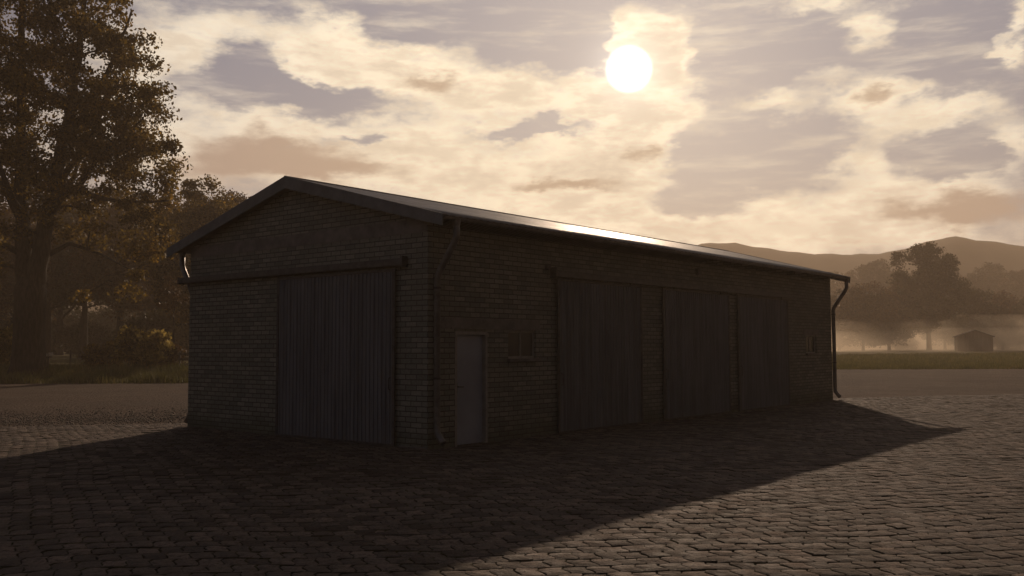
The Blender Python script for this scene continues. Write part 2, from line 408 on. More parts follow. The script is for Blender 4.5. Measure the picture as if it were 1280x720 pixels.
sky.sun_elevation = R(SUN_EL); sky.sun_rotation = R(SUN_AZ); sky.altitude = 100; sky.dust_density = 3; sky.air_density = 1; sky.ozone_density = 1
bg_sky = t.node('ShaderNodeBackground'); bg_sky.inputs[1].default_value = .05
t.put(bg_sky.inputs[0], t.mix(1.0, sky.outputs[0], SKY_TINT, 'MULTIPLY'))
bg_haze = t.node('ShaderNodeBackground')      # thin high veil that greys the clear sky
t.put(bg_haze.inputs[0], t.mix(t.smooth(el, 3, 20), (.33, .325, .35), (.20, .215, .29)))
bg_cloud = t.node('ShaderNodeBackground'); t.put(bg_cloud.inputs[0], cloud)
fall = t.math('ADD', t.smooth(ang, 24, 50, 1.0, FILL), t.math('MULTIPLY', t.smooth(t.vmath('DOT_PRODUCT', tc, tuple(Vector((-.75, -.62, .2)).normalized()), out=1), .25, .95), .12))        # bright near the sun, dim elsewhere; added unseen glow brightens the gable wall
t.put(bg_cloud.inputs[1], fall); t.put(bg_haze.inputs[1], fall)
m1 = t.node('ShaderNodeMixShader'); m1.inputs[0].default_value = .85
t.l.new(bg_sky.outputs[0], m1.inputs[1]); t.l.new(bg_haze.outputs[0], m1.inputs[2])
m2 = t.node('ShaderNodeMixShader'); t.put(m2.inputs[0], mask)
t.l.new(m1.outputs[0], m2.inputs[1]); t.l.new(bg_cloud.outputs[0], m2.inputs[2])
disc = t.math('ADD', t.math('MULTIPLY', t.smooth(ang, .85, 1.5, 1, 0), 3.0), t.math('MULTIPLY', t.math('EXPONENT', t.math('MULTIPLY', ang, -.75)), .34))
disc = t.math('ADD', disc, t.math('MULTIPLY', t.math('EXPONENT', t.math('MULTIPLY', t.math('MULTIPLY', ang, ang), -.30)), .32))
bg_disc = t.node('ShaderNodeBackground'); bg_disc.inputs[0].default_value = (1, .93, .80, 1); t.put(bg_disc.inputs[1], disc)
ad = t.node('ShaderNodeAddShader'); t.l.new(m2.outputs[0], ad.inputs[0]); t.l.new(bg_disc.outputs[0], ad.inputs[1])
t.l.new(ad.outputs[0], wout.inputs[0])
w.cycles.sampling_method = 'MANUAL'; w.cycles.sample_map_resolution = 512

# air: pale even haze round the whole scene, and a low mist bank in the meadow by the far trees
def volume_mat(name, dens, c, g):
    m = bpy.data.materials.new(name); m.use_nodes = True; m.node_tree.nodes.clear(); t = NT(m.node_tree)
    o = t.node('ShaderNodeOutputMaterial'); v = t.node('ShaderNodeVolumePrincipled')
    v.inputs['Color'].default_value = (*c, 1); v.inputs['Density'].default_value = dens; v.inputs['Anisotropy'].default_value = g
    t.l.new(v.outputs[0], o.inputs['Volume'])
    return m
hz = MB().box(-1150, 1150, -1150, 1150, -1.5, 84).build('haze', volume_mat('hazy_air', HAZE, (.97, .79, .615), .3))
tag(hz, 'warm brown haze filling the air over yard, trees and hills', 'haze', kind='stuff')
# ------------------------------------------------------------------ terrain
def sstep(a, b, x):
    x = np.clip((x - a) / (b - a), 0, 1); return x * x * (3 - 2 * x)
def terrain(x, y):
    x = np.asarray(x, float); y = np.asarray(y, float)
    r = np.hypot(x, y)
    left = 1 - sstep(-6, 8, x)
    z = .5 * sstep(47.6, 51.5, y) * left + (.9 * sstep(76, 150, r) * (1 - left) + .35 * sstep(60, 140, r) * left) * (y > 0)
    return z
def gz(x, y): return float(terrain(x, y))
def sheet(name, xs, ys, mat, dz, hf):
    X, Y = np.meshgrid(xs, ys); Z = hf(X, Y) + dz
    v = np.stack([X.ravel(), Y.ravel(), Z.ravel()], 1)
    nx, ny = len(xs), len(ys)
    i = (np.arange(ny - 1)[:, None] * nx + np.arange(nx - 1)[None, :]).ravel()
    f = np.stack([i, i + 1, i + nx + 1, i + nx], 1)
    return np_mesh(name, v, f, mat, smooth=True)
ax = np.unique(np.concatenate([np.linspace(-1100, -120, 18), np.linspace(-120, 120, 121), np.linspace(120, 1100, 18)]))
ay = np.unique(np.concatenate([np.linspace(-1100, -20, 14), np.linspace(-20, 44, 12), np.linspace(44, 56, 25), np.linspace(56, 240, 93), np.linspace(240, 1100, 24)]))
g = sheet('ground', ax, ay, M['field'], -.03, terrain); tag(g, 'open meadow ground around the yard', kind='structure')

def flat_poly(name, pts, mat, z):
    me = bpy.data.meshes.new(name); me.from_pydata([(x, y, z) for x, y in pts], [], [tuple(range(len(pts)))]); me.update()
    me.materials.append(mat); o = bpy.data.objects.new(name, me); col.objects.link(o); return o
# gravel yard (ragged far edge where the grass begins)
def ragged(p, q, n, amp):
    out = []
    for i in range(n):
        f = i / n; out.append((p[0] + (q[0] - p[0]) * f + random.uniform(-amp, amp) * .4, p[1] + (q[1] - p[1]) * f + random.uniform(-amp, amp)))
    return out
edge = ragged((90, 74), (8, 71), 60, .5) + ragged((6, 66), (-3, 48.3), 12, .5) + ragged((-3, 48.3), (-60, 47.2), 60, .28)
gy = flat_poly('gravel_yard', [(-60, -30), (90, -30)] + edge + [(-60, 47.2)], M['gravel'], .0)
tag(gy, 'packed tan gravel yard', kind='structure')
pe = ragged((60, 45), (13, 32.3), 40, .25) + ragged((13, 32.3), (-6, 22.4), 24, .25) + ragged((-6, 22.4), (-40, 14.5), 30, .22)
py = flat_poly('paved_yard', [(-40, -25), (60, -25)] + pe + [(-40, 14.5)], M['paver'], .006)
tag(py, 'worn interlocking concrete pavers of the yard', kind='structure')
# the stones themselves near the barn: every block modelled, with open joints, worn tops and uneven seating
def paving():
    cw, ch = .195, .25; ang = R(6.8)
    ux_, uy_ = np.array([math.cos(ang), -math.sin(ang)]), np.array([math.sin(ang), math.cos(ang)])
    ux_, uy_ = np.array([math.cos(ang), math.sin(ang)]), np.array([-math.sin(ang), math.cos(ang)])
    I, J = np.meshgrid(np.arange(-230, 250), np.arange(-6, 162)); I = I.ravel(); J = J.ravel()
    u = (I + .5 * (J % 2)) * cw; v = J * ch
    cx = u * ux_[0] + v * uy_[0]; cy_ = u * ux_[1] + v * uy_[1]
    lim = np.interp(cx, [-40, -6, 13, 60], [14.2, 22.1, 32.0, 44.7]) - .15
    keep = (cy_ > 2.0) & (cy_ < np.minimum(lim, 36)) & (np.abs(cx) < cy_ * .72 + 4)
    # leave out the barn's footprint
    th = R(90 - 39.486); bx_ = cx + 1.443; by_ = cy_ - 16.02
    lx_ = bx_ * math.cos(th) + by_ * math.sin(th); ly_ = -bx_ * math.sin(th) + by_ * math.cos(th)
    keep &= ~((lx_ > .12) & (lx_ < 18.4) & (ly_ > .12) & (ly_ < 7.26))
    keep &= ~((lx_ > 2) & (lx_ < 16) & (ly_ > 0))
    u, v = u[keep], v[keep]; n = len(u)
    tooth = .02; g = rng.uniform(.001, .005, (n, 1))
    ex = np.array([-.5, -.5, -.5, -.5, -.5, 0, .5, .5, .5, .5, .5, 0]); ey = np.array([-.5, -.25, 0, .25, .5, .5, .5, .25, 0, -.25, -.5, -.5])
    tx = np.array([0, 1, 0, -1, 0, 0, 0, -1, 0, 1, 0, 0]) * tooth; ty = np.array([0, 0, 0, 0, 0, 1, 0, 0, 0, 0, 0, 1]) * .012
    def ring(inset):
        x = u[:, None] + ex * (cw - 2 * g - 2 * inset) + tx; y = v[:, None] + ey * (ch - 2 * g - 2 * inset) + ty
        return x, y
    out = []
    und = lambda x, y: .007 * np.sin(x * 1.1 + 1.3 * np.sin(y * .7)) + .005 * np.sin(y * 1.7 + x * .6 + 2) + .003 * np.sin(x * 4.1) * np.sin(y * 3.3)
    h0 = .022 + rng.normal(0, .0026, (n, 1)); tiltx = rng.normal(0, .018, (n, 1)); tilty = rng.normal(0, .018, (n, 1))
    jit = rng.normal(0, .0042, (n, 12, 2))
    for inset, dz in ((.006, 0), (.001, -.004), (-.001, -.022)):
        x, y = ring(inset); x = x + jit[..., 0]; y = y + jit[..., 1]
        z = h0 + (x - u[:, None]) * tiltx + (y - v[:, None]) * tilty + dz
        out.append((x, y, z))
    c_ = (u[:, None], v[:, None], h0 + .0015)
    X = np.concatenate([o[0] for o in out] + [c_[0]], 1); Y = np.concatenate([o[1] for o in out] + [c_[1]], 1); Z = np.concatenate([o[2] for o in out] + [c_[2]], 1)
    # slow wander of the courses and settled ground
    Xw = X + .10 * np.sin(Y * .55 + .3 * X) + .03 * np.sin(Y * 1.9 + 1 + X * .4); Yw = Y + .12 * np.sin(X * .5 + 1 + Y * .2) + .045 * np.sin(X * 1.5 + Y * .6) + .015 * np.sin(X * 5.1 + Y)
    GX = Xw * ux_[0] + Yw * uy_[0]; GY = Xw * ux_[1] + Yw * uy_[1]
    V = np.stack([GX, GY, Z + und(GX, GY)], 2).reshape(-1, 3)
    k = np.arange(12); k2 = (k + 1) % 12
    # outline runs clockwise seen from above
    top = np.stack([np.full(12, 36), k2, k], 1)
    s1 = np.concatenate([np.stack([k, k2, 12 + k2], 1), np.stack([k, 12 + k2, 12 + k], 1)])
    s2 = s1 + 12
    F = np.concatenate([top, s1, s2]); F = (F[None] + 37 * np.arange(n)[:, None, None]).reshape(-1, 3)
    o = np_mesh('pavement', V, F, M['paving_stone']); tag(o, 'uneven interlocking paving stones with open joints around the barn', kind='structure')
paving()
# farm track across the meadow
tp = [(28, 118), (60, 121), (110, 124), (190, 128)]
vs = []
for x, y in tp: vs += [(x, y - 1.7, gz(x, y - 1.7) + .02), (x, y + 1.7, gz(x, y + 1.7) + .02)]
tr = MB().add(vs, [(0, 2, 3, 1), (2, 4, 5, 3), (4, 6, 7, 5)]).build('path', M['gravel']); tag(tr, 'pale farm track crossing the meadow', kind='structure')

# hills all round, the ridge in front follows the photograph
prof = [(-180, 40), (-120, 52), (-70, 44), (-45, 50), (-28, 40), (-10, 36), (4, 44), (9, 60), (11.5, 66), (13.5, 66.5), (15.5, 62), (17, 58.5), (18.3, 55.5), (20, 54.5), (21.6, 56), (23, 60), (25.2, 65), (27.2, 61.5), (29, 56.5), (32, 52), (38, 46), (50, 56), (80, 44), (130, 58), (180, 40)]
pa = np.array([p[0] for p in prof]); ph = np.array([p[1] for p in prof])
na, nd = 720, 34
A = np.linspace(-180, 180, na + 1)[:-1]; D = np.linspace(330, 980, nd)
AA, DD = np.meshgrid(A, D)
Hh = np.interp(AA, pa, ph)
bumpy = sum(a * np.sin(np.radians(AA) * f + DD * k + p) for a, f, k, p in ((1.2, 23, .02, 1), (.9, 51, -.03, 2), (.5, 97, .05, 4)))
Hh = Hh + sum(a * np.sin(np.radians(AA) * f + p) for a, f, p in ((.5, 90, 1), (.35, 210, 2)))
Z = -1 + (Hh + 1.6) * np.where(DD < 610, sstep(330, 610, DD) ** 1.15, 1 - sstep(610, 980, DD)) + bumpy * sstep(340, 480, DD) * (DD < 600)
V = np.stack([(np.sin(np.radians(AA)) * DD).ravel(), (np.cos(np.radians(AA)) * DD).ravel(), Z.ravel()], 1)
j = np.arange(na); F = []
for r in range(nd - 1): F.append(np.stack([r * na + j, (r + 1) * na + j, (r + 1) * na + (j + 1) % na, r * na + (j + 1) % na], 1))
hl = np_mesh('hills', V, np.concatenate(F), M['hill'], smooth=True); tag(hl, 'rounded wooded hills behind the meadow', kind='structure')

# ------------------------------------------------------------------ the brick barn
W_, L_, HW = 7.38, 18.51, 3.86
PITCH = .264; ZE = 3.97; OV = .555; OG = .24
def ztop(y): return ZE + PITCH * (min(y, W_ - y) + OV)
barn = empty('brick_barn', (-1.443, 16.02, 0), R(90 - 39.486))
tag(barn, 'long low brick barn with ribbed sliding doors in the paved yard', 'barn')
TH = .24
def wall_y(yf, yb, holes):
    """side wall along local X, front face at yf, back at yb"""
    mb = MB()
    xs = sorted({0, L_} | {h[0] for h in holes} | {h[1] for h in holes}); zs = sorted({0, HW} | {h[2] for h in holes} | {h[3] for h in holes})
    s = 1 if yb > yf else -1
    def solid(xa, za): return not any(h[0] <= xa < h[1] and h[2] <= za < h[3] for h in holes)
    for i in range(len(xs) - 1):
        for k in range(len(zs) - 1):
            if solid(xs[i], zs[k]):
                q = [(xs[i], yf, zs[k]), (xs[i + 1], yf, zs[k]), (xs[i + 1], yf, zs[k + 1]), (xs[i], yf, zs[k + 1])]
                mb.quad(*(q if s > 0 else q[::-1]))
                q = [(x, yb, z) for x, y, z in q]; mb.quad(*(q[::-1] if s > 0 else q))
    for h in holes:
        a, b, c, d = h
        mb.quad((a, yf, c), (a, yf, d), (a, yb, d), (a, yb, c)); mb.quad((b, yb, c), (b, yb, d), (b, yf, d), (b, yf, c))
        mb.quad((a, yf, d), (b, yf, d), (b, yb, d), (a, yb, d))
        if c > 0: mb.quad((a, yb, c), (b, yb, c), (b, yf, c), (a, yf, c))
    mb.quad((0, yf, 0), (0, yf, HW), (0, yb, HW), (0, yb, 0)); mb.quad((L_, yb, 0), (L_, yb, HW), (L_, yf, HW), (L_, yf, 0))
    mb.quad((0, yf, HW), (L_, yf, HW), (L_, yb, HW), (0, yb, HW))
    return mb
DOOR = (.68, 1.55, 0, 2.03); WIN = (2.15, 3.0, 1.53, 2.07); WIN2 = (16.4, 17.25, 1.53, 2.09)
w1 = wall_y(0, TH, [DOOR, WIN, WIN2]).build('side_wall', M['brick'], barn)
w1['label'] = 'long brick side wall with door, window and three sliding doors'
w2 = wall_y(W_, W_ - TH, []).build('side_wall', M['brick'], barn)
for xg, s in ((0, 1), (L_, -1)):
    gh = lambda y: ztop(y) - .16
    poly = [(xg, TH, 0), (xg, W_ - TH, 0), (xg, W_ - TH, HW), (xg, W_ - .001, HW), (xg, W_ - .001, gh(W_)), (xg, W_ / 2, gh(W_ / 2)), (xg, .001, gh(0)), (xg, .001, HW), (xg, TH, HW)]
    gw = MB().extrude(poly, (s * TH, 0, 0)).build('gable_wall', M['brick'], barn)
# concrete ring beam showing on the gable and over the side wall
MB().box(-.012, .02, .02, W_ - .02, 3.74, 3.98).build('ring_beam', M['concrete'], barn)
# roof: two corrugated slopes
def slope(side):
    n_per = 8; per = .177; x0, x1 = -OG, L_ + OG
    nx = int((x1 - x0) / per * n_per); xs = np.linspace(x0, x1, nx + 1)
    amp = .008
    hz_ = amp * np.sin(2 * np.pi * xs / per)
    ys = [-OV, .6, 2.2, W_ / 2 + .0]
    v = []; 
    for layer in (0, -.018):
        for yy in ys:
            for x, h in zip(xs, hz_):
                y = yy if side > 0 else W_ - yy
                v.append((x, y, ZE + PITCH * (yy + OV) + h + layer))
    nxs = len(xs); ny = len(ys); fs = []
    for l in (0, 1):
        for r in range(ny - 1):
            for i in range(nxs - 1):
                a = (l * ny + r) * nxs + i
                q = (a, a + 1, a + nxs + 1, a + nxs)
                fs.append(q if (side > 0) == (l == 0) else q[::-1])
    for i in range(nxs - 1):
        a = i; b_ = ny * nxs + i; fs.append((a, b_, b_ + 1, a + 1))
    me = np_mesh('roof', np.array(v), np.array(fs), M['roof'], barn)
    return me
roof = slope(1); roof2 = slope(-1)
roof['label'] = 'sunlit roof slope catching the low sun'
MB().tube([(-OG - .01, W_ / 2, ztop(W_ / 2) + .0), (L_ + OG + .01, W_ / 2, ztop(W_ / 2) + .0)], .030, 10).build('ridge_cap', M['roof'], roof)
# eave soffit boards, verge (barge) boards, fascia boards
for yy, s in ((0, -1), (W_, 1)):
    rf = roof if s < 0 else roof2
    # underside lining of the overhang, parallel to the roof
    a, b_ = yy + s * (OV - .02), yy
    zf = lambda y: ZE + PITCH * ((y if s < 0 else W_ - y) + OV)
    pl = [(-OG + .02, a, zf(a) - .035), (-OG + .02, b_ - s * .0, zf(b_) - .035), (-OG + .02, b_, zf(b_) - .075), (-OG + .02, a, zf(a) - .075)]
    MB().extrude(pl if s > 0 else pl[::-1], (L_ + 2 * OG - .04, 0, 0)).build('soffit', M['timber'], rf)
for xe in (-OG, L_ + OG - .028):
    for s in (1, -1):
        yo = -OV - .015
        pts = [(yo, ZE + .012 + PITCH * (yo + OV)), (W_ / 2, ztop(W_ / 2) + .02), (W_ / 2, ztop(W_ / 2) - .22), (yo, ZE - .19 + PITCH * (yo + OV))]
        pl = [(xe - .012, y if s > 0 else W_ - y, z) for y, z in pts]
        MB().extrude(pl if s > 0 else pl[::-1], (.03, 0, 0)).build('barge_board', M['fascia'], roof if s > 0 else roof2)
        # verge soffit between barge board and gable
        x0, x1 = (xe + .02, -.002) if xe < 0 else (L_ + .002, xe - .014)
        pl = [(x0, (y if s > 0 else W_ - y), z) for y, z in [(-.02, ztop(-.02) - .12), (W_ / 2, ztop(W_ / 2) - .12), (W_ / 2, ztop(W_ / 2) - .15), (-.02, ztop(-.02) - .15)]]
        MB().extrude(pl if s > 0 else pl[::-1], (x1 - x0, 0, 0)).build('soffit', M['timber'], roof if s > 0 else roof2)
# half-round gutters with brackets
def gutter(s):
    yc = (-OV + .015) if s < 0 else W_ + OV - .015; zc = ZE - .03; r = .052
    mb = MB(); n = 10; x0, x1 = -OG + .03, L_ + OG - .02
    prof_ = [(yc + r * math.cos(math.pi + math.pi * k / n), zc + r * math.sin(math.pi + math.pi * k / n)) for k in range(n + 1)]
    inner = [(yc + (r - .006) * math.cos(2 * math.pi - math.pi * k / n), zc + (r - .006) * math.sin(2 * math.pi - math.pi * k / n)) for k in range(n + 1)]
    pl = [(x0, y, z) for y, z in prof_ + inner]
    vs = pl + [(x1, y, z) for _, y, z in pl]; k = len(pl)
    mb.add(vs, [(i, (i + 1) % k, k + (i + 1) % k, k + i) for i in range(k)])
    for x in (x0, x1): mb.add([(x, y, z) for y, z in prof_], [tuple(range(n + 1))])
    gt = mb.build('gutter', M['zinc'], roof if s < 0 else roof2)
    bm_ = MB()
    return gt
gutter(-1); gutter(1)
def downpipe(x, s, xk):
    y0 = (-OV + .02) if s < 0 else W_ + OV - .02; yw = -.085 if s < 0 else W_ + .085
    r = .060
    pts = [(x, y0, 3.90), (x, y0, 3.62), (x, y0 - s * .05, 3.52), (x, yw + s * .07, 3.06), (x, yw, 2.94), (x, yw, .42), (x + xk * .0, yw, .30), (x + xk * .0, yw + s * .10, .17), (x, yw + s * .16, .12)]
    dp = MB().tube(pts, r, 12).build('downpipe', M['zinc'], barn, smooth=False)
    for p in dp.data.polygons: p.use_smooth = len(p.vertices) == 4
    for z in (2.75, 1.2):
        c = MB().tube([(x, yw, z), (x, yw, z + .035)], r + .008, 12)
        c.box(x - .01, x + .01, min(yw, yw - s * .085), max(yw, yw - s * .085) - .002, z + .005, z + .03)
        c.build('pipe_clamp', M['steel'], dp)
    MB().tube([(x, y0, 3.80), (x, y0, 3.91)], [r + .004, r + .02], 12).build('outlet', M['zinc'], dp)
downpipe(.14, -1, 0); downpipe(L_ - .02, -1, 0); downpipe(.12, 1, 0); 
# ribbed sliding leaf: trapezoid ribs swept up
def ribbed(u0, u1, z0, z1, per=.105, d=.016):
    """outline in (u, offset)"""
    pts = []; u = u0; n = int(round((u1 - u0) / per)); per = (u1 - u0) / n
    for i in range(n):
        a = u0 + i * per
        pts += [(a, 0), (a + per * .58, 0), (a + per * .66, d), (a + per * .92, d)]
    pts.append((u1, 0))
    return pts
def leaf_side(x0, x1, z0, z1):
    pts = ribbed(x0 + .06, x1 - .06, z0, z1)
    mb = MB(); yb = -.055; vs = []
    for u, d in pts: vs += [(u, yb - d, z0 + .03), (u, yb - d, z1 - .03)]
    mb.add(vs, [(2 * i, 2 * i + 2, 2 * i + 3, 2 * i + 1) for i in range(len(pts) - 1)])
    mb.box(x0 + .02, x1 - .02, -.05, -.03, z0 + .02, z1 - .02)
    o = mb.build('sliding_door', M['door_metal'], barn)
    f = MB(); y0, y1 = -.082, -.052
    f.box(x0, x0 + .06, y0, y1, z0, z1); f.box(x1 - .06, x1, y0, y1, z0, z1)
    f.box(x0 + .06, x1 - .06, y0, y1, z0, z0 + .035); f.box(x0 + .06, x1 - .06, y0, y1, z1 - .05, z1)
    f.build('door_frame', M['steel'], o)
    return o
def handle_side(o, x, z=1.1):
    h = MB().tube([(x, -.082, z - .12), (x, -.125, z - .10), (x, -.125, z + .10), (x, -.082, z + .12)], .010, 8); h.build('handle', M['steel'], o)
def leaf_gable(y0_, y1_, z0, z1):
    pts = ribbed(y0_ + .06, y1_ - .06, z0, z1)
    mb = MB(); xb = -.055; vs = []
    for u, d in pts: vs += [(xb - d, u, z0 + .03), (xb - d, u, z1 - .03)]
    mb.add(vs, [(2 * i + 1, 2 * i + 3, 2 * i + 2, 2 * i) for i in range(len(pts) - 1)])
    mb.box(-.05, -.03, y0_ + .02, y1_ - .02, z0 + .02, z1 - .02)
    o = mb.build('sliding_door', M['door_metal'], barn)
    f = MB(); x0, x1 = -.082, -.052
    f.box(x0, x1, y0_, y0_ + .06, z0, z1); f.box(x0, x1, y1_ - .06, y1_, z0, z1)
    f.box(x0, x1, y0_ + .06, y1_ - .06, z0, z0 + .035); f.box(x0, x1, y0_ + .06, y1_ - .06, z1 - .05, z1)
    f.build('door_frame', M['steel'], o)
    MB().tube([(-.082, y0_ + .1, 1.0), (-.125, y0_ + .1, 1.02), (-.125, y0_ + .1, 1.2), (-.082, y0_ + .1, 1.22)], .010, 8).build('handle', M['steel'], o)
    return o
gd = leaf_gable(.74, 4.12, .03, 3.14); gd['label'] = 'wide ribbed sliding door of the gable end'
for n_, (a, b_) in enumerate(((3.62, 6.82), (7.76, 11.16), (11.66, 14.96))):
    o = leaf_side(a, b_, .03, 3.13); handle_side(o, a + .1 if n_ != 1 else a + .1)
    o['label'] = ('ribbed sliding door nearest the small window', 'ribbed sliding door in the middle of the side wall', 'ribbed sliding door furthest along the side wall')[n_]
    for x in (a + .5, b_ - .5):
        MB().tube([(x, -.10, 3.19), (x, -.075, 3.19)], .035, 12).box(x - .02, x + .02, -.098, -.086, 3.08, 3.19).build('roller', M['steel'], o)
# top tracks: folded steel channel on brackets
def channel(mb, p0, p1, axis):
    if axis == 'x':
        mb.box(p0, p1, -.15, -.04, 3.235, 3.25); mb.box(p0, p1, -.155, -.148, 3.155, 3.245); mb.box(p0, p1, -.04, -.032, 3.16, 3.3)
    else:
        mb.box(-.15, -.04, p0, p1, 3.29, 3.305); mb.box(-.158, -.148, p0, p1, 3.185, 3.30); mb.box(-.04, -.032, p0, p1, 3.16, 3.32)
mb = MB(); channel(mb, 3.50, 15.3, 'x')
trk = mb.build('door_track', M['steel'], barn)
mb = MB(); channel(mb, .50, 7.62, 'y'); mb.box(-.160, -.03, .475, .50, 3.15, 3.34); mb.box(-.158, -.03, 7.62, 7.64, 3.17, 3.32)
mb.box(-.03, -.001, .5, 7.37, 3.17, 3.32)
mb.build('door_track', M['steel'], barn)
MB().box(3.47, 3.50, -.16, -.002, 3.13, 3.34).build('track_stop', M['steel'], trk)
# person door
d0, d1 = DOOR[0], DOOR[1]
dr = MB().box(d0 + .055, d1 - .055, .075, .115, .02, 1.975).build('door', M['door_sheet'], barn, bevel=.004)
dr['label'] = 'plain light grey steel door beside the downpipe'
f = MB(); f.box(d0, d0 + .055, -.006, .13, 0, 2.03); f.box(d1 - .055, d1, -.006, .13, 0, 2.03); f.box(d0 + .055, d1 - .055, -.006, .13, 1.975, 2.03)
f.build('door_frame', M['frame'], dr)
h = MB().tube([(d0 + .12, .075, 1.05), (d0 + .12, .025, 1.05), (d0 + .25, .02, 1.045)], .011, 8); h.box(d0 + .10, d0 + .14, .066, .0745, .93, 1.12)
h.build('handle', M['steel'], dr)
# windows
def window(wn_, lab):
    a, b_, c, d = wn_
    f = MB(); y0, y1 = .05, .10; r = .045
    f.box(a, a + r, y0, y1, c, d); f.box(b_ - r, b_, y0, y1, c, d); f.box(a + r, b_ - r, y0, y1, c, c + r); f.box(a + r, b_ - r, y0, y1, d - r, d)
    f.box((a + b_) / 2 - .018, (a + b_) / 2 + .018, y0 + .004, y1 - .004, c + r, d - r)
    o = f.build('window', M['frame'], barn); o['label'] = lab
    MB().box(a + r, b_ - r, .072, .080, c + r, d - r).build('pane', M['glass'], o)
    MB().box(a - .04, b_ + .04, -.07, .049, c - .055, c - .001).build('sill', M['concrete'], o)
    return o
window(WIN, 'small window next to the grey door'); window(WIN2, 'small window near the far corner')
MB().box(.30, 3.12, -.010, .02, 2.075, 2.27).build('lintel', M['concrete'], barn)
MB().box(.56, 1.66, -.035, -.011, 2.078, 2.095).build('drip_strip', M['zinc'], barn)
MB().box(16.2, 17.45, -.010, .02, 2.095, 2.27).build('lintel', M['concrete'], barn)
MB().box(9.48, 9.66, -.09, -.001, 3.54, 3.68).box(9.46, 9.68, -.13, -.002, 3.68, 3.695).build('vent_box', M['steel'], barn)
MB().box(3.30, 3.42, -.07, -.001, 3.30, 3.40).build('junction_box', M['steel'], barn)
# concrete plinth strip proud of the brick foot
MB().box(-.004, .02, .02, .72, 0, .05).build('plinth', M['concrete'], barn)

# ------------------------------------------------------------------ trees
def make_tree(name, loc, seed, limbs, ellipsoids, n_clumps, leaves_per, leaf_size, sigma, trunk_pts, trunk_r, leafmat, rz=0):
    rs = np.random.default_rng(seed)
    root = empty(name, loc, rz)
    mb = MB(); nodes = []; nrad = []
    def limb(pts, r0, r1, nn=9, dens=.7):
        pts = [Vector(p) for p in pts]; out = []
        for i in range(len(pts) - 1):
            st = max(2, int((pts[i + 1] - pts[i]).length / dens))
            for k in range(st):
                f = k / st
                p = pts[i].lerp(pts[i + 1], f)
                if i + k > 0: p = p + Vector(rs.normal(0, .03 + .02 * dens, 3))
                out.append(p)
        out.append(pts[-1])
        rad = [r0 + (r1 - r0) * (i / (len(out) - 1)) ** .8 for i in range(len(out))]
        mb.tube(out, rad, nn)
        for p, r in list(zip(out, rad))[1:]: nodes.append(p); nrad.append(r)
    rad = trunk_r
    tp_ = [Vector(p) for p in trunk_pts]
    # trunk with lobed flare
    n = 18; vs = []; fs = []
    for i, p in enumerate(tp_):
        for k in range(n):
            a = 2 * math.pi * k / n
            lob = 1 + (.14 * math.sin(5 * a + seed) + .07 * math.sin(3 * a + 2)) * max(0, 1 - i / (len(tp_) * .8))
            vs.append((p.x + rad[i] * lob * math.cos(a), p.y + rad[i] * lob * math.sin(a), p.z))
    for i in range(len(tp_) - 1):
        for k in range(n): fs.append((i * n + k, i * n + (k + 1) % n, (i + 1) * n + (k + 1) % n, (i + 1) * n + k))
    mb.add(vs, fs)
    for lm in limbs: limb(*lm)
    # clump centres in the crown envelope
    cs = []
    wts = np.array([e[3] * e[4] * e[5] for e in ellipsoids]); wts = wts / wts.sum()
    while len(cs) < n_clumps:
        e = ellipsoids[rs.choice(len(ellipsoids), p=wts)]
        d = rs.normal(size=3); d /= np.linalg.norm(d); q = rs.uniform() ** .42
        c = np.array(e[:3]) + d * q * np.array(e[3:6])
        if len(e) > 6 and c[2] < e[6]: continue
        cs.append(c)
    cs = np.array(cs)
    cen = np.array([tp_[-1].x, tp_[-1].y, tp_[-1].z])
    cs = cs[np.argsort(np.linalg.norm(cs - cen, axis=1))]
    N = [np.array(p) for p in nodes]; NR = list(nrad)
    for c in cs:
        arr = np.array(N); dd = np.linalg.norm(arr - c, axis=1) + 1.6 * np.maximum(0, arr[:, 2] - c[2] + .3)
        k = int(np.argmin(dd)); p0 = arr[k]; r0 = min(NR[k] * .62, .16)
        r0 = max(r0, .02)
        ln = np.linalg.norm(c - p0)
        mid = (p0 + c) / 2 + np.array([0, 0, .10 * ln]) + rs.normal(0, .06 * ln, 3)
        m1 = p0 * .6 + mid * .4 + rs.normal(0, .02 * ln, 3)
        mb.tube([p0, m1, mid, c], [r0, r0 * .8, r0 * .55, r0 * .22], 5, cap=False)
        N += [m1, mid, c]; NR += [r0 * .8, r0 * .55, r0 * .3]
    tk = mb.build('trunk', M['bark'], root, smooth=True)
    # leaves
    cnt = rs.integers(int(leaves_per * .5), int(leaves_per * 1.5), len(cs))
    idx = np.repeat(np.arange(len(cs)), cnt); n = len(idx)
    sg = sigma * rs.uniform(.65, 1.35, len(cs))
    d = rs.normal(size=(n, 3)); d /= np.linalg.norm(d, axis=1)[:, None]
    rr = rs.uniform(size=n) ** .55 * 1.55
    off = d * (rr * sg[idx])[:, None] * np.array([1, 1, .62]); off[:, 2] -= .12 * (off[:, 0] ** 2 + off[:, 1] ** 2)
    P = cs[idx] + off
    a = rs.normal(size=(n, 3)); a[:, 2] -= .25; a /= np.linalg.norm(a, axis=1)[:, None]
    b_ = rs.normal(size=(n, 3)); b_ -= (b_ * a).sum(1)[:, None] * a; b_ /= np.linalg.norm(b_, axis=1)[:, None]
    s = leaf_size * rs.uniform(.6, 1.35, n)[:, None]
    nrm = np.cross(a, b_)
    V = np.stack([P - a * s * .5, P + b_ * s * .30 + nrm * s * .10, P + a * s * .5, P - b_ * s * .30 + nrm * s * .10], 1).reshape(-1, 3)
    F = np.arange(4 * n).reshape(-1, 4)
    np_mesh('crown', V, F, M[leafmat], root)
    return root

